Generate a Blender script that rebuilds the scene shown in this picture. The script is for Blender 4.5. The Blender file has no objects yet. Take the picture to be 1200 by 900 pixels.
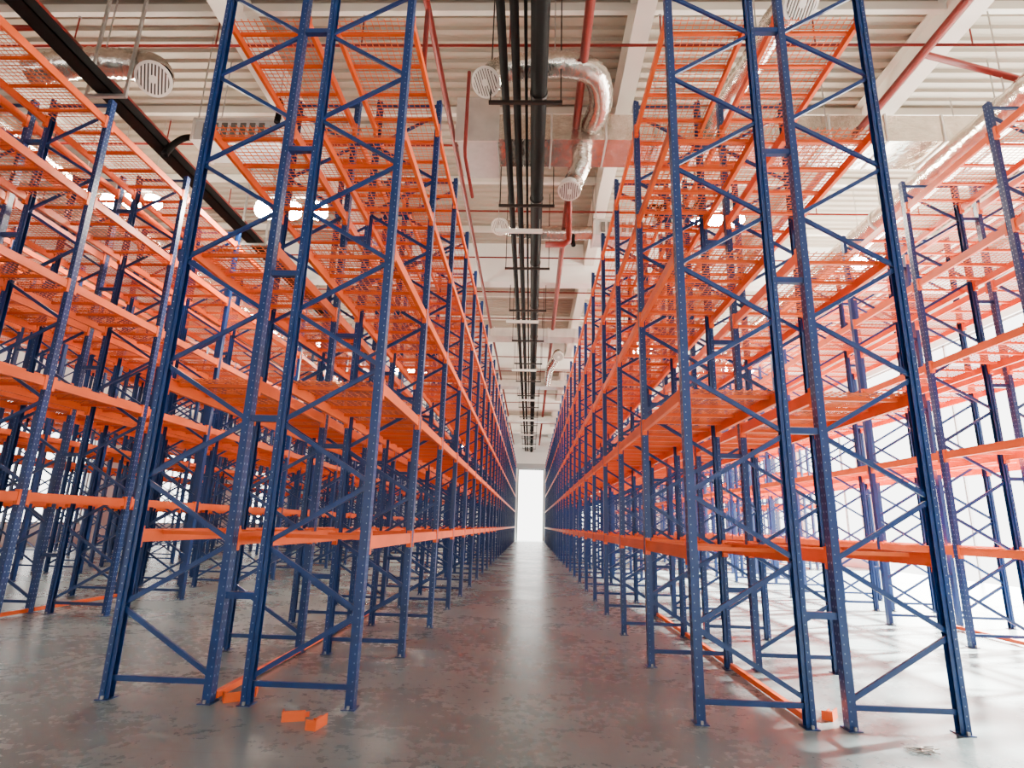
import bpy, math, random
from mathutils import Vector, Matrix
random.seed(3)
SC=bpy.context.scene
COL=SC.collection
# ---------------------------------------------------------------- materials
def mat(name, col, rough=0.5, metal=0.0, noise=0.0, nscale=8.0, bump=0.0, coat=0.0, emit=None, estr=0.0, spec=0.5):
    m=bpy.data.materials.new(name); m.use_nodes=True
    nt=m.node_tree; b=nt.nodes['Principled BSDF']
    b.inputs['Roughness'].default_value=rough
    b.inputs['Metallic'].default_value=metal
    b.inputs['Specular IOR Level'].default_value=spec
    b.inputs['Base Color'].default_value=(*col,1)
    if coat: b.inputs['Coat Weight'].default_value=coat; b.inputs['Coat Roughness'].default_value=0.15
    if emit:
        b.inputs['Emission Color'].default_value=(*emit,1); b.inputs['Emission Strength'].default_value=estr
    if noise>0 or bump>0:
        tc=nt.nodes.new('ShaderNodeTexCoord'); n=nt.nodes.new('ShaderNodeTexNoise')
        n.inputs['Scale'].default_value=nscale; n.inputs['Detail'].default_value=4
        nt.links.new(tc.outputs['Object'],n.inputs['Vector'])
        if noise>0:
            r=nt.nodes.new('ShaderNodeValToRGB')
            r.color_ramp.elements[0].position=0.3; r.color_ramp.elements[1].position=0.7
            r.color_ramp.elements[0].color=(*[c*(1-noise) for c in col],1)
            r.color_ramp.elements[1].color=(*[min(1,c*(1+noise)) for c in col],1)
            nt.links.new(n.outputs['Fac'],r.inputs['Fac']); nt.links.new(r.outputs['Color'],b.inputs['Base Color'])
        if bump>0:
            bp=nt.nodes.new('ShaderNodeBump'); bp.inputs['Strength'].default_value=bump; bp.inputs['Distance'].default_value=0.03
            nt.links.new(n.outputs['Fac'],bp.inputs['Height']); nt.links.new(bp.outputs['Normal'],b.inputs['Normal'])
    return m
M_BLUE=mat('upright_blue_paint',(0.002,0.024,0.120),0.34,0.0,0.15,3,spec=0.45)
M_ORG=mat('beam_orange_paint',(0.76,0.100,0.010),0.45,0.0,0.12,2,spec=0.35)
M_WIRE=mat('deck_wire_orange',(0.72,0.130,0.025),0.5,0.0,spec=0.3)
M_HOLE=mat('upright_slot_light',(0.22,0.30,0.44),0.5)  # slot marks, pale colour stands in for light showing through the holes
M_STEEL=mat('zinc_steel',(0.40,0.38,0.36),0.4,0.7,0.1)
M_DECK=mat('roof_deck',(0.37,0.315,0.25),0.55,0.1,0.10,0.4)
M_GIRD=mat('girder_paint',(0.70,0.64,0.56),0.55,0.0,0.06,1.0)
M_BEAM=mat('roof_beam_paint',(0.86,0.83,0.78),0.55,0.0,0.05,1.0)
M_WALL=mat('wall_paint',(0.82,0.82,0.81),0.7,0.0,0.04,0.5)
M_FOIL=mat('duct_foil',(0.74,0.67,0.59),0.2,0.93,0.15,5,bump=1.0)
M_GALV=mat('duct_sheet',(0.66,0.62,0.57),0.4,0.4,0.10,3,bump=0.1)
M_RED=mat('sprinkler_red',(0.17,0.008,0.004),0.45,0.0,0.1,spec=0.3)
M_BLK=mat('pipe_black',(0.003,0.0028,0.0028),0.7,0.0,0.2,spec=0.08)
M_DRK=mat('strut_dark',(0.02,0.014,0.012),0.5,0.0,spec=0.2)
M_WHT=mat('fixture_white',(0.75,0.70,0.64),0.4)
M_LAMP=mat('lamp_lens',(1,1,1),0.3,emit=(1.0,0.92,0.76),estr=350)
M_GRILL=mat('grille_dark',(0.10,0.09,0.08),0.6)
M_BOX=mat('unit_casing',(0.50,0.49,0.47),0.45,0.2,0.06)
M_FRAME=mat('door_frame_grey',(0.30,0.30,0.31),0.5)

def floor_mat():
    m=bpy.data.materials.new('polished_concrete'); m.use_nodes=True
    nt=m.node_tree; b=nt.nodes['Principled BSDF']; L=nt.links.new
    tc=nt.nodes.new('ShaderNodeTexCoord')
    def noise(s,d,r):
        n=nt.nodes.new('ShaderNodeTexNoise'); n.inputs['Scale'].default_value=s; n.inputs['Detail'].default_value=d; n.inputs['Roughness'].default_value=r
        L(tc.outputs['Object'],n.inputs['Vector']);return n
    n1=noise(0.6,5,0.6);n2=noise(9,5,0.65)
    mx=nt.nodes.new('ShaderNodeMix'); mx.data_type='FLOAT'; mx.inputs[0].default_value=0.35
    L(n1.outputs['Fac'],mx.inputs[2]); L(n2.outputs['Fac'],mx.inputs[3])
    r=nt.nodes.new('ShaderNodeValToRGB')
    e=r.color_ramp.elements; e[0].position=0.25; e[0].color=(0.105,0.145,0.155,1); e[1].position=0.75; e[1].color=(0.195,0.245,0.255,1)
    L(mx.outputs[0],r.inputs['Fac'])
    br=nt.nodes.new('ShaderNodeTexBrick'); br.offset=0.0; br.inputs['Scale'].default_value=1.0
    br.inputs['Brick Width'].default_value=6.0; br.inputs['Row Height'].default_value=6.0; br.inputs['Mortar Size'].default_value=0.005
    br.inputs['Mortar Smooth'].default_value=0.5
    mp=nt.nodes.new('ShaderNodeMapping'); mp.inputs['Location'].default_value=(3.3,1.6,0)
    L(tc.outputs['Object'],mp.inputs['Vector']); L(mp.outputs['Vector'],br.inputs['Vector'])
    br.inputs['Color1'].default_value=(0,0,0,1);br.inputs['Color2'].default_value=(0,0,0,1);br.inputs['Mortar'].default_value=(.5,.5,.5,1)
    m2=nt.nodes.new('ShaderNodeMix'); m2.data_type='RGBA'
    L(br.outputs['Color'],m2.inputs[0]); L(r.outputs['Color'],m2.inputs[6]); m2.inputs[7].default_value=(0.07,0.07,0.07,1)
    L(m2.outputs[2],b.inputs['Base Color'])
    rr=nt.nodes.new('ShaderNodeMapRange'); rr.inputs[1].default_value=0.3; rr.inputs[2].default_value=0.7; rr.inputs[3].default_value=0.23; rr.inputs[4].default_value=0.32
    L(mx.outputs[0],rr.inputs[0]); L(rr.outputs[0],b.inputs['Roughness'])
    b.inputs['Specular IOR Level'].default_value=0.45
    bp=nt.nodes.new('ShaderNodeBump'); bp.inputs['Strength'].default_value=0.03; bp.inputs['Distance'].default_value=0.01
    L(n1.outputs['Fac'],bp.inputs['Height']); L(bp.outputs['Normal'],b.inputs['Normal'])
    return m
M_FLOOR=floor_mat()

# ---------------------------------------------------------------- mesh builder
class MB:
    def __init__(s): s.v=[]; s.f=[]; s.m=[]; s.mats=[]
    def mi(s,m):
        if m not in s.mats: s.mats.append(m)
        return s.mats.index(m)
    def box(s,x0,x1,y0,y1,z0,z1,m):
        i=len(s.v); k=s.mi(m)
        s.v+=[(x0,y0,z0),(x1,y0,z0),(x1,y1,z0),(x0,y1,z0),(x0,y0,z1),(x1,y0,z1),(x1,y1,z1),(x0,y1,z1)]
        s.f+=[(i,i+3,i+2,i+1),(i+4,i+5,i+6,i+7),(i,i+1,i+5,i+4),(i+1,i+2,i+6,i+5),(i+2,i+3,i+7,i+6),(i+3,i,i+4,i+7)]
        s.m+=[k]*6
    def bar(s,p0,p1,w,d,m,up=(0,1,0)):
        p0=Vector(p0);p1=Vector(p1);a=(p1-p0).normalized();u=Vector(up)
        if abs(a.dot(u))>0.95:u=Vector((1,0,0))
        b=a.cross(u).normalized();c=b.cross(a).normalized()
        i=len(s.v);k=s.mi(m)
        for p in(p0,p1):
            for sx,sy in((-1,-1),(1,-1),(1,1),(-1,1)):
                s.v.append(tuple(p+b*(sx*w/2)+c*(sy*d/2)))
        s.f+=[(i,i+3,i+2,i+1),(i+4,i+5,i+6,i+7),(i,i+1,i+5,i+4),(i+1,i+2,i+6,i+5),(i+2,i+3,i+7,i+6),(i+3,i,i+4,i+7)]
        s.m+=[k]*6
    def tube(s,pts,r,m,seg=12,ripple=0.0,caps=True,smooth_path=0,radii=None):
        P=[Vector(p) for p in pts]
        if smooth_path:
            Q=[]
            n=len(P)
            for j in range(n-1):
                p0=P[max(j-1,0)];p1=P[j];p2=P[j+1];p3=P[min(j+2,n-1)]
                for t in range(smooth_path):
                    t/=smooth_path
                    Q.append(0.5*((2*p1)+(p2-p0)*t+(2*p0-5*p1+4*p2-p3)*t*t+(3*p1-p0-3*p2+p3)*t**3))
            Q.append(P[-1]);P=Q
        k=s.mi(m);n=len(P);base=len(s.v);ref=None
        for j,p in enumerate(P):
            a=(P[min(j+1,n-1)]-P[max(j-1,0)]).normalized()
            if ref is None:
                ref=Vector((0,0,1)) if abs(a.z)<0.9 else Vector((1,0,0))
            b=a.cross(ref).normalized();c=b.cross(a).normalized();ref=c
            rr=(radii[j] if radii else r)*(1+ripple*(1 if j%2 else -1))
            for q in range(seg):
                t=2*math.pi*q/seg
                s.v.append(tuple(p+b*math.cos(t)*rr+c*math.sin(t)*rr))
        for j in range(n-1):
            for q in range(seg):
                q2=(q+1)%seg
                s.f.append((base+j*seg+q,base+j*seg+q2,base+(j+1)*seg+q2,base+(j+1)*seg+q));s.m.append(k)
        if caps:
            s.f.append(tuple(base+q for q in range(seg)));s.m.append(k)
            s.f.append(tuple(base+(n-1)*seg+q for q in reversed(range(seg))));s.m.append(k)
    def mesh(s,name,smooth=False):
        me=bpy.data.meshes.new(name);me.from_pydata(s.v,[],s.f)
        for m in s.mats: me.materials.append(m)
        me.polygons.foreach_set('material_index',s.m)
        if smooth: me.polygons.foreach_set('use_smooth',[True]*len(s.f))
        me.update();return me
    def obj(s,name,parent=None,smooth=False,loc=(0,0,0)):
        o=bpy.data.objects.new(name,s.mesh(name,smooth));COL.objects.link(o);o.location=loc
        if parent:o.parent=parent
        return o
def empty(name,loc=(0,0,0)):
    e=bpy.data.objects.new(name,None);COL.objects.link(e);e.location=loc;return e

# ---------------------------------------------------------------- dimensions
Y0=5.47; BAY=2.03; NB=26
FD=1.0; GAP=0.27; RW=2*FD+GAP
H=7.95
LEV_A=[1.46,2.96,4.46,5.96,7.46]
LEV_B=[1.84,3.4,4.85,6.25,7.6]
XL,XR,YB,YF,ZC=-23.5,17.0,-7.0,63.0,12.0

# ---------------------------------------------------------------- pallet rack (double row)
def build_rack(LEV,NB,detail_n=3):
    b=MB(); PW=0.10; PD=0.08; T=0.006
    def post(x,y,s,detail):
        xa=lambda a,c:(min(x+s*a,x+s*c),max(x+s*a,x+s*c))
        x0,x1=xa(0,T); b.box(x0,x1,y-PW/2,y+PW/2,0,H,M_BLUE)
        x0,x1=xa(T,PD*0.55); b.box(x0,x1,y-PW/2,y-PW/2+T,0,H,M_BLUE); b.box(x0,x1,y+PW/2-T,y+PW/2,0,H,M_BLUE)
        x0,x1=xa(PD*0.55-T,PD*0.55); b.box(x0,x1,y-PW/2+T,y-PW/2+0.018,0,H,M_BLUE); b.box(x0,x1,y+PW/2-0.018,y+PW/2-T,0,H,M_BLUE)
        x0,x1=xa(PD*0.55,PD); b.box(x0,x1,y-PW/2+0.014,y-PW/2+0.02,0,H,M_BLUE); b.box(x0,x1,y+PW/2-0.02,y+PW/2-0.014,0,H,M_BLUE)
        x0,x1=xa(-0.02,PD+0.02); b.box(x0,x1,y-0.075,y+0.075,0,0.008,M_BLUE)
        for yy in(-0.063,0.063):
            xm=x+s*0.04; b.box(xm-0.01,xm+0.01,y+yy-0.01,y+yy+0.01,0.008,0.035,M_STEEL)
        if detail:
            n=int(H/0.075)
            for i in range(1,n):
                z=i*0.075
                x0,x1=xa(-0.0015,0)
                for yy in(-0.025,0.025): b.box(x0,x1,y+yy-0.005,y+yy+0.005,z-0.009,z+0.009,M_HOLE)
                xc=x+s*0.024
                b.box(xc-0.004,xc+0.004,y-PW/2-0.0015,y-PW/2,z-0.005,z+0.005,M_HOLE)
    def frame(xa,xb,y,detail,flip):
        post(xa,y,1,detail); post(xb,y,-1,detail)
        x0=xa+0.05;x1=xb-0.05
        for z in(0.17,H-0.08):
            b.bar((x0,y,z),(x1,y,z),0.045,0.03,M_BLUE)
        z=0.22;k=flip;dz=0.58
        while z+dz<H-0.1:
            a,c=(x0,x1) if k else (x1,x0)
            b.bar((a,y,z),(c,y,z+dz-0.04),0.042,0.028,M_BLUE)
            z+=dz;k=not k
    for i in range(NB+1):
        y=i*BAY;det=i<detail_n
        frame(0,FD,y,det,False); frame(FD+GAP,RW,y,det,True)
        for z in(0.9,2.55,4.1,5.6,7.2):
            b.box(FD-0.02,FD+GAP+0.02,y-0.03,y+0.03,z-0.03,z+0.03,M_BLUE)
    L0,L1=0.0,NB*BAY
    for x in(0,FD+GAP):
        for li,z in enumerate(LEV):
            for bx,s in((x+0.004,1),(x+FD-0.004,-1)):
                for i in range(NB):
                    ya=i*BAY+0.052;yb=(i+1)*BAY-0.052
                    xa,xb=sorted((bx,bx+s*0.045)); b.box(xa,xb,ya,yb,z-0.12,z-0.035,M_ORG)
                    xa,xb=sorted((bx+s*0.004,bx+s*0.03)); b.box(xa,xb,ya,yb,z-0.035,z,M_ORG)
                    xa,xb=sorted((bx-s*0.008,bx+s*0.05))
                    if i<10:
                        b.box(xa,xb,ya-0.004,ya+0.04,z-0.17,z+0.03,M_ORG); b.box(xa,xb,yb-0.04,yb+0.004,z-0.17,z+0.03,M_ORG)
            if li>0:
                for i in range(NB):
                    for f in(0.125,0.375,0.625,0.875):
                        y=(i+f)*BAY; b.box(x+0.05,x+FD-0.05,y-0.02,y+0.02,z-0.05,z-0.012,M_ORG)
                    n=30
                    for j in range(n):
                        y=i*BAY+0.06+(BAY-0.12)*(j+0.5)/n
                        b.box(x+0.03,x+FD-0.03,y-0.004,y+0.004,z-0.009,z-0.001,M_WIRE)
                for j in range(12):
                    xx=x+0.06+j*0.08
                    b.box(xx-0.004,xx+0.004,L0+0.06,L1-0.06,z-0.001,z+0.007,M_WIRE)
            else:
                for i in range(NB):
                    for f in(0.2,0.8):
                        y=(i+f)*BAY; b.box(x+0.05,x+FD-0.05,y-0.02,y+0.02,z-0.05,z-0.012,M_ORG)
    for i in(0,1,2):
        xx=FD-0.02
        b.box(xx-0.02,xx+0.03,i*BAY+0.06,(i+1)*BAY-0.06,0.02,0.075,M_ORG)
    return b
RA=build_rack(LEV_A,NB).mesh('pallet_rack')
RB=build_rack(LEV_B,NB).mesh('pallet_rack_high')
RC=build_rack(LEV_A,15,0).mesh('pallet_rack_short')
for x,me,yy in((-3.77,RA,Y0),(1.45,RA,Y0),(-9.0,RB,Y0),(6.70,RA,Y0),(-14.25,RB,Y0),(-19.5,RB,Y0),(11.95,RC,Y0+11*BAY)):
    o=bpy.data.objects.new('pallet_rack',me);COL.objects.link(o);o.location=(x,yy,0)

# ---------------------------------------------------------------- shell
b=MB();b.box(XL,XR,YB,YF,-0.2,0,M_FLOOR);b.obj('floor')
b=MB();y=YB;prof=[(0,0),(0.12,0),(0.15,0.07),(0.27,0.07),(0.30,0)]
k=b.mi(M_DECK)
pp=[]
while y<YF:
    for dy,dz in prof[:-1]: pp.append((y+dy,ZC+dz))
    y+=0.30
pp.append((y,ZC))
for (yy,zz) in pp: b.v+=[(XL,yy,zz),(XR,yy,zz)]
for i in range(len(pp)-1): b.f.append((2*i,2*i+1,2*i+3,2*i+2));b.m.append(k)
b.box(XL,XR,YB,YF,ZC+0.08,ZC+0.3,M_DECK)
b.obj('ceiling')
def wall_x(name,x,t,opens):
    b=MB();opens=sorted(opens);y=YB
    for (a,c,z0,z1) in opens:
        b.box(x,x+t,y,a,0,ZC+0.3,M_WALL)
        if z0>0:b.box(x,x+t,a,c,0,z0,M_WALL)
        b.box(x,x+t,a,c,z1,ZC+0.3,M_WALL);y=c
    b.box(x,x+t,y,YF,0,ZC+0.3,M_WALL);return b.obj(name)
def wall_y(name,y,t,opens):
    b=MB();x=XL
    for (a,c,z0,z1) in sorted(opens):
        b.box(x,a,y,y+t,0,ZC+0.3,M_WALL)
        if z0>0:b.box(a,c,y,y+t,0,z0,M_WALL)
        b.box(a,c,y,y+t,z1,ZC+0.3,M_WALL);x=c
    b.box(x,XR,y,y+t,0,ZC+0.3,M_WALL);return b.obj(name)
RO=[(6,29,0,9.4),(30.5,37,0.6,9),(39,46,0.6,9),(48,57,0.6,9)]
LO=[(6,18,0,6.5),(22,30,1,6.5),(34,42,1,6.5),(46,54,1,6.5)]
FO=[(-1.3,1.35,0,7.5),(5,9,0.5,6)]
BO=[(-18,-13,0,4),(-3.5,3.5,0,3.6)]  # unseen openings behind the camera, added and sized for the light they admit
wall_x('wall_right',XR,0.3,RO);wall_x('wall_left',XL-0.3,0.3,LO)
wall_y('wall_far',YF,0.3,FO);wall_y('wall_back',YB-0.3,0.3,BO)
def frame_x(x,o,name,nm):
    a,c,z0,z1=o;b=MB();w=0.08
    for i in range(nm+1):
        y=a+(c-a)*i/nm;y=min(max(y,a+w/2),c-w/2);b.box(x+0.1,x+0.18,y-w/2,y+w/2,z0,z1,M_FRAME)
    for z in((z0+w/2,z1-w/2,(z0+z1)/2) if z0>0 else (z1-w/2,z1*0.5)):
        b.box(x+0.1,x+0.18,a,c,z-w/2,z+w/2,M_FRAME)
    b.obj(name)
for i,o in enumerate(RO): frame_x(XR,o,'door_1' if i==0 else 'window_%d'%i,4)
for i,o in enumerate(LO): frame_x(XL-0.3,o,'window_%d'%(i+5),5)
a,c,z0,z1=FO[0];b=MB()
b.box(a-0.14,a,YF-0.06,YF,0,z1+0.14,M_FRAME);b.box(c,c+0.14,YF-0.06,YF,0,z1+0.14,M_FRAME);b.box(a,c,YF-0.06,YF,z1,z1+0.14,M_FRAME)
b.box(a-0.3,c+0.3,YF-0.5,YF,z1+0.14,z1+0.64,M_FRAME)
b.obj('door_2')

# ---------------------------------------------------------------- roof structure
for x in(-18.0,-12.1,-6.2,2.0,8.1,14.2):
    b=MB();w=0.36;zb=11.15
    b.box(x-w/2,x+w/2,YB,YF,zb,zb+0.03,M_GIRD);b.box(x-w/2,x+w/2,YB,YF,ZC-0.03,ZC,M_GIRD);b.box(x-0.02,x+0.02,YB,YF,zb+0.03,ZC-0.03,M_GIRD)
    b.obj('roof_girder')
for y in(20.0,32,44,56,-1.0):
    b=MB();w=0.5
    b.box(XL,XR,y-w/2,y+w/2,10.42,11.14,M_BEAM)
    xs=[XL,-18.2,-17.8,-12.3,-11.9,-6.4,-6.0,1.8,2.2,7.9,8.3,14.0,14.4,XR]
    for i in range(0,len(xs),2): b.box(xs[i],xs[i+1],y-w/2,y+w/2,11.14,ZC,M_BEAM)
    b.obj('roof_beam')
b=MB();y=YB+1.5
while y<YF:
    b.box(XL,XR,y-0.06,y+0.06,ZC-0.2,ZC-0.0,M_GIRD);y+=3.0
b.obj('roof_purlins')

# ---------------------------------------------------------------- services along the aisle
e=empty('black_pipe_bundle')
for nme,x,z,r in(('main_pipe',0.0,9.6,0.155),('pipe_1',-0.42,9.62,0.075),('pipe_2',-0.64,9.62,0.075),('pipe_3',-0.24,9.72,0.03)):
    b=MB();b.tube([(x,YB+0.1,z),(x,YF-0.1,z)],r,M_BLK,16);b.obj(nme,e,True)
b=MB();y=2.0
while y<YF-1:
    b.box(-0.95,0.45,y-0.03,y+0.03,9.36,9.42,M_DRK)
    for xx in(-0.92,0.42): b.box(xx-0.012,xx+0.012,y-0.012,y+0.012,9.4,ZC,M_DRK)
    b.tube([(0,y-0.04,9.6),(0,y+0.04,9.6)],0.17,M_DRK,16)
    y+=3.6
b.obj('hangers',e)
e=empty('cable_tray')
b=MB();X=-8.1;z=9.2
b.box(X-0.15,X+0.15,YB,YF,z,z+0.02,M_BLK);b.box(X-0.15,X-0.13,YB,YF,z,z+0.2,M_BLK);b.box(X+0.13,X+0.15,YB,YF,z,z+0.2,M_BLK);b.box(X-0.1,X+0.05,YB,YF,z+0.03,z+0.1,M_BLK)
b.obj('tray',e)
b=MB();y=3.0
while y<YF:
    b.box(X-0.4,X+0.4,y-0.03,y+0.03,z-0.06,z,M_STEEL)
    for xx in(-0.37,0.37): b.box(X+xx-0.025,X+xx+0.025,y-0.025,y+0.025,z-0.06,ZC,M_STEEL)
    y+=5.8
b.obj('tray_hangers',e)
e=empty('cable_tray')
b=MB()
for X in(4.2,):
    b.box(X-0.12,X+0.12,13,YF,9.7,9.72,M_DRK);b.box(X-0.12,X-0.1,13,YF,9.7,9.82,M_DRK);b.box(X+0.1,X+0.12,13,YF,9.7,9.82,M_DRK)
    y=14
    while y<YF:
        for xx in(-0.13,0.13): b.box(X+xx-0.01,X+xx+0.01,y-0.01,y+0.01,9.68,ZC,M_DRK)
        b.box(X-0.14,X+0.14,y-0.02,y+0.02,9.67,9.7,M_DRK);y+=4
b.obj('tray',e)

e=empty('sprinkler_piping')
b=MB()
for x,z,r in((-1.96,10.3,0.06),(0.85,10.3,0.085),(7.1,10.3,0.08),(-8.9,10.3,0.07),(-15.0,10.3,0.06),(13.0,10.3,0.06)):
    b.tube([(x,YB+.1,z),(x,YF-.1,z)],r,M_RED,10)
y=3.2
while y<YF-1:
    if all(abs(y-q)>0.4 for q in(20,32,44,56)):
        b.tube([(XL+.1,y,10.9),(XR-.1,y,10.9)],0.028,M_RED,8)
        for x in range(-22,17,3):
            b.tube([(x+.4,y,10.9),(x+.4,y,11.6)],0.016,M_RED,6)
            b.tube([(x+.4,y,11.6),(x+.4,y,11.63)],0.035,M_STEEL,8)
    y+=3.1
b.tube([(0.85,13.4,10.3),(0.85,13.4,8.9),(0.85,13.4,8.75),(0.7,13.4,8.65),(0.25,13.4,8.65)],0.08,M_RED,10)
b.tube([(-1.96,8.0,10.3),(-1.96,8.0,9.2),(-1.96,8.1,9.0),(-1.96,8.6,9.0)],0.045,M_RED,10)
b.tube([(-1.5,10.2,11.0),(-1.5,10.2,9.1),(-1.5,10.3,9.0),(-1.5,11.8,9.0)],0.04,M_RED,10)
b.tube([(7.1,9.0,10.3),(9.3,9.6,10.3),(9.3,9.6,10.0),(12,9.6,10.0)],0.06,M_RED,10)
b.tube([(-8.9,8,10.3),(-8.9,8,9.9),(-10.5,8,9.9)],0.05,M_RED,10)
b.obj('pipes',e,True)

# ---------------------------------------------------------------- air ducts
e=empty('air_duct')
b=MB();x=-0.9
while x<XR-1.2:
    b.box(x,x+1.18,11.0,12.0,9.95,10.6,M_FOIL)
    b.box(x+1.18,x+1.22,10.97,12.03,9.92,10.63,M_GALV)
    x+=1.22
b.obj('duct_run',e)
b=MB();b.box(-1.75,-0.9,10.7,12.1,9.7,10.7,M_BOX);b.box(-1.8,-0.85,10.66,10.7,9.65,10.75,M_GALV);b.obj('plenum_box',e)
b=MB()
for xx in(-1,2.6,6.3,10,13.6):
    b.box(xx-.02,xx+.02,10.9,12.1,9.88,9.92,M_STEEL)
    for yy in(10.92,12.08): b.box(xx-.01,xx+.01,yy-.01,yy+.01,9.9,ZC,M_STEEL)
b.obj('duct_hangers',e)
for yy,x0,x1 in((24.5,-3,9),(34,-8,3),(46,-3,8)):
    e=empty('air_duct');b=MB();x=x0
    while x<x1:
        b.box(x,x+1.18,yy,yy+0.9,9.9,10.3,M_GALV);b.box(x+1.18,x+1.22,yy-.03,yy+.93,9.87,10.33,M_GALV);x+=1.22
    for xx in(x0+1,x1-1):
        for y2 in(yy-.02,yy+.92): b.box(xx-.01,xx+.01,y2-.01,y2+.01,9.87,ZC,M_STEEL)
    b.obj('duct_run',e)
for X,z,r,y0 in((8.9,9.5,0.32,8.5),(-12.0,9.9,0.3,8.0)):
    e=empty('round_duct');b=MB()
    pts=[(X,y0+i*0.4,z) for i in range(110)]
    b.tube(pts,r,M_FOIL,20,ripple=0.03);b.obj('foil_tube',e,True)
    b=MB();y=y0+1
    while y<50:
        b.tube([(X,y-.03,z),(X,y+.03,z)],r+0.02,M_GALV,20);b.box(X-.01,X+.01,y-.01,y+.01,z+r,ZC-.01,M_STEEL);y+=4
    b.obj('bands',e)

def grille(parent,center,direction,r):
    d=Vector(direction).normalized();b=MB()
    c=Vector(center)
    b.tube([c-d*0.22,c],r*0.85,M_WHT,24,caps=True)
    b.tube([c-d*0.03,c+d*0.02],r*1.12,M_WHT,24)
    b.tube([c+d*0.02,c+d*0.026],r*0.95,M_GRILL,24)
    q=d.to_track_quat('Z','Y');m=Matrix.Translation(c+d*0.035)@q.to_matrix().to_4x4()
    for i in range(-4,5):
        o=i*r*0.2;h=math.sqrt(max(0,(r*0.95)**2-o*o))
        b.bar(m@Vector((o,-h,0)),m@Vector((o,h,0)),0.025,0.02,M_WHT,up=tuple(d))
    b.tube([c+d*0.02,c+d*0.06],r*0.25,M_WHT,16)
    b.obj('grille',parent)
def flex(pts,r,gc,gd,gr=None,hang=()):
    e=empty('flexible_duct');b=MB();b.tube(pts,r,M_FOIL,18,ripple=0.05,smooth_path=14);b.obj('foil_hose',e,True)
    if gc: grille(e,gc,gd,gr or r)
    if hang:
        b=MB()
        for (x,y,z) in hang: b.box(x-.01,x+.01,y-.01,y+.01,z,ZC,M_STEEL)
        b.obj('hanger_rods',e)
flex([(-0.95,9.3,10.0),(-0.75,9.35,10.25),(-0.3,9.35,10.35),(0.5,9.3,10.35),(1.1,9.5,10.3),(1.3,10.2,10.25),(1.2,10.98,10.3)],0.24,(-1.02,9.15,9.8),(-0.25,-0.6,-0.75),0.25,[(0.3,9.3,10.5)])
flex([(1.0,11.3,10.0),(1.0,11.4,9.6),(0.85,11.5,9.25),(0.75,11.3,8.9)],0.22,(0.72,11.2,8.8),(0,-0.4,-1),0.23)
flex([(-9.9,9.0,9.9),(-8.9,9.0,10.1),(-8.0,9.1,10.15),(-7.5,9.05,10.0),(-7.3,8.95,9.75)],0.27,(-7.25,8.8,9.55),(0.3,-0.6,-0.7),0.28,[(-8.5,9,10.3)])
flex([(4.25,8.0,10.3),(4.2,8.5,10.45),(4.1,9.4,10.4),(3.9,10.3,10.3),(3.9,10.98,10.3)],0.25,(4.3,7.75,10.1),(0.1,-0.6,-0.7),0.26,[(4.1,9.0,10.6)])
flex([(-1.0,14.6,9.85),(-0.9,15.0,10.05),(-0.4,15.4,10.12),(0.6,15.5,10.12),(1.68,15.5,10.15)],0.2,(-1.02,14.4,9.7),(-0.2,-0.6,-0.6),0.22,[(-0.4,15.4,10.3)])
flex([(1.2,26.3,9.6),(1.2,26.8,9.8),(1.1,28,9.9),(0.9,30,9.9),(0.9,33.9,10.1)],0.22,(1.2,26.1,9.45),(0,-0.6,-0.7),0.23)

def fcu(x,y,z):
    e=empty('fan_coil_unit',(x,y,z));b=MB()
    b.box(-0.9,0.9,-0.4,0.4,0,0.5,M_BOX);b.box(-0.93,0.93,-0.43,0.43,0.46,0.52,M_GALV);b.box(-0.93,-0.87,-0.43,0.43,-0.02,0.5,M_GALV);b.box(0.87,0.93,-0.43,0.43,-0.02,0.5,M_GALV)
    for i in range(7): b.box(-0.7+i*0.2,-0.58+i*0.2,-0.42,-0.4,0.08,0.4,M_GRILL)
    b.obj('casing',e)
    b=MB()
    for k in(0,0.3):
        b.tube([(0.7+k,0,0.5),(0.7+k,-0.05,0.85),(0.8+k,-0.3,1.0),(0.95+k,-0.5,0.8),(0.95+k,-0.55,0.3)],0.06,M_BLK,10,smooth_path=8)
    b.tube([(-0.9,0,0.3),(-1.3,0,0.35),(-1.5,-0.1,0.1),(-1.5,-0.3,-0.3)],0.07,M_BLK,10,smooth_path=8)
    b.obj('insulated_hoses',e,True)
    b=MB()
    for xx in(-.85,.85):
        for yy in(-.38,.38): b.box(xx-.01,xx+.01,yy-.01,yy+.01,.5,ZC-z,M_STEEL)
    b.obj('hanger_rods',e)
fcu(-6.4,10.6,9.3);fcu(2.6,15.5,9.88)

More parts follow.
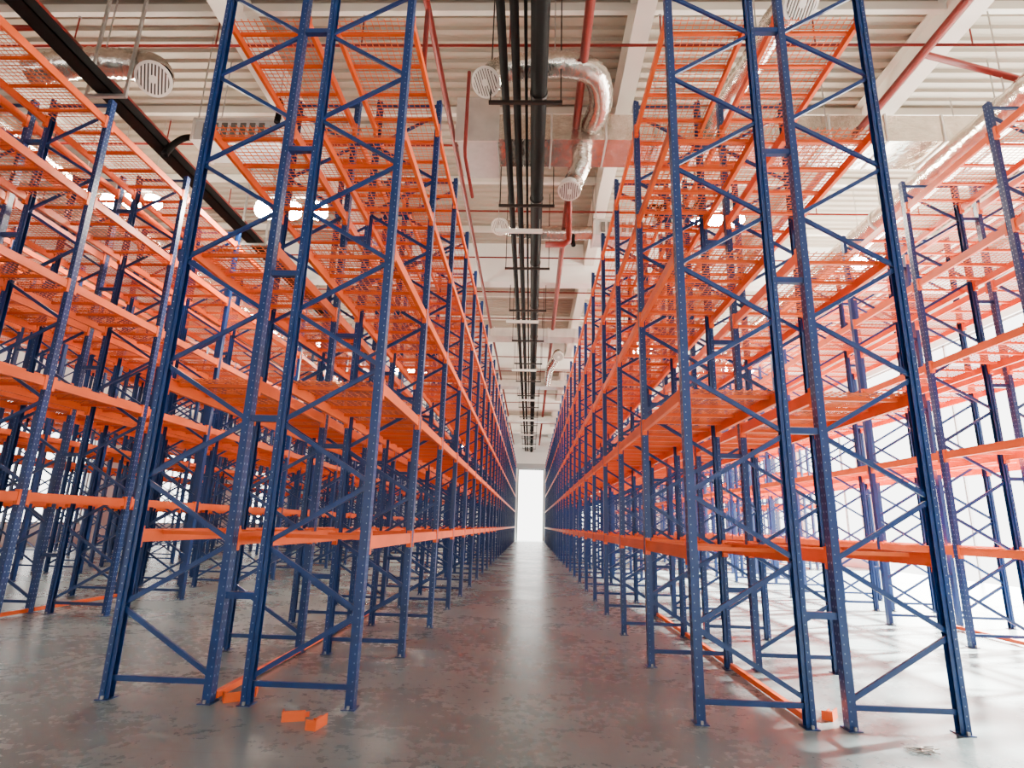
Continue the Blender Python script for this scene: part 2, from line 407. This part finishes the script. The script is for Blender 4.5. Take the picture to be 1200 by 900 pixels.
# ---------------------------------------------------------------- lights / fixtures
def strip(x,y,z):
    e=empty('hanging_strip_light',(x,y,z));b=MB()
    b.box(-.62,.62,-.06,.06,0,.07,M_WHT);b.box(-.6,.6,-.04,.04,-.02,0,M_WHT)
    for xx in(-.55,.55): b.box(xx-.006,xx+.006,-.006,.006,.07,ZC-z,M_STEEL)
    b.obj('housing',e)
for y in(13.6,20.5,27.5,34.5,41.5,48.5,55.5): strip(-0.45,y,9.1)
def spot(x,y,z,w=260):
    e=empty('high_bay_light',(x,y,z));b=MB()
    b.box(-.8,.8,-.05,.05,.24,.3,M_WHT)
    for xx in(-.58,0,.58):
        b.tube([(xx,0,.24),(xx,0,.14),(xx,0,.04)],0.1,M_WHT,24,radii=[.06,.1,.2])
        b.tube([(xx,0,.04),(xx,0,-.04),(xx,0,-.13),(xx,0,-.21),(xx,0,-.26),(xx,0,-.28)],0.1,M_LAMP,24,radii=[.17,.21,.215,.17,.10,.03])
    for xx in(-.5,.5): b.box(xx-.006,xx+.006,-.006,.006,.3,ZC-z-.01,M_STEEL)
    b.obj('fixture',e)
    l=bpy.data.lights.new('lamp','AREA');l.shape='RECTANGLE';l.size=1.2;l.size_y=.2;l.energy=w;l.color=(1,.86,.66)
    o=bpy.data.objects.new('lamp',l);COL.objects.link(o);o.parent=e;o.location=(0,0,-.32)
for x,ys,z in((-5.3,(10.9,24,37,49),8.15),(4.85,(14.1,26,38,50),9.9),(-10.6,(13,25,37,49),9.6),(10.3,(16,28,40),9.6)):
    for y in ys: spot(x,y,z,120)

# ---------------------------------------------------------------- debris on floor
def debris(loc,rot):
    b=MB()
    b.box(-.09,.09,-.045,.045,0,.012,M_ORG);b.box(-.09,.09,-.045,-.035,.012,.08,M_ORG);b.box(-.09,-.08,-.035,.045,.012,.075,M_ORG);b.box(.0,.01,-.035,.03,.012,.06,M_ORG)
    b.box(-.02,.12,.02,.035,.012,.05,M_ORG)
    o=b.obj('beam_connector',loc=loc);o.rotation_euler=(0,0,rot)
for l,r in(((-1.90,5.12,0),.3),((-1.66,4.98,0),1.4),((-2.62,5.55,0),.6),((-2.55,5.75,0),1.9),((2.72,5.75,0),.9)): debris(l,r)
b=MB()
for i in range(5):
    pts=[(random.uniform(-.12,.12),random.uniform(-.06,.06),random.uniform(.006,.03)) for _ in range(6)]
    b.tube(pts,.004,M_STEEL,6,smooth_path=5)
b.obj('wire_scrap',loc=(3.05,5.0,0))

# ---------------------------------------------------------------- lights through openings
def area(name,loc,rot,sx,sy,w,col=(1,1,1)):
    l=bpy.data.lights.new(name,'AREA');l.shape='RECTANGLE';l.size=sx;l.size_y=sy;l.energy=w;l.color=col
    o=bpy.data.objects.new(name,l);COL.objects.link(o);o.location=loc;o.rotation_euler=rot
R=math.radians
a,c,z0,z1=RO[0]
area('daylight_opening',(XR+0.25,(a+c)/2,(z0+z1)/2),(0,R(90),0),z1-z0,c-a,15000,(1,0.95,0.86))
s=bpy.data.lights.new('sun','SUN');s.energy=230;s.angle=R(3);s.color=(1,.95,.86)
o=bpy.data.objects.new('sun',s);COL.objects.link(o)
o.rotation_euler=Vector((-10.7,-4.5,-6.9)).to_track_quat('-Z','Y').to_euler()
w=bpy.data.worlds.new('sky');SC.world=w;w.use_nodes=True
bg=w.node_tree.nodes['Background'];bg.inputs[0].default_value=(1.0,0.98,0.94,1);bg.inputs[1].default_value=7.0

# ---------------------------------------------------------------- camera
cam=bpy.data.cameras.new('camera');cam.lens=20.0;cam.sensor_width=36;cam.clip_end=300;cam.clip_start=0.05
co=bpy.data.objects.new('camera',cam);COL.objects.link(co)
Rm=Matrix.Rotation(R(2.16),4,'Z')@Matrix.Rotation(R(90+13.9),4,'X')@Matrix.Rotation(R(1.7),4,'Z')
co.matrix_world=Matrix.Translation((0,0,1.6))@Rm
SC.camera=co
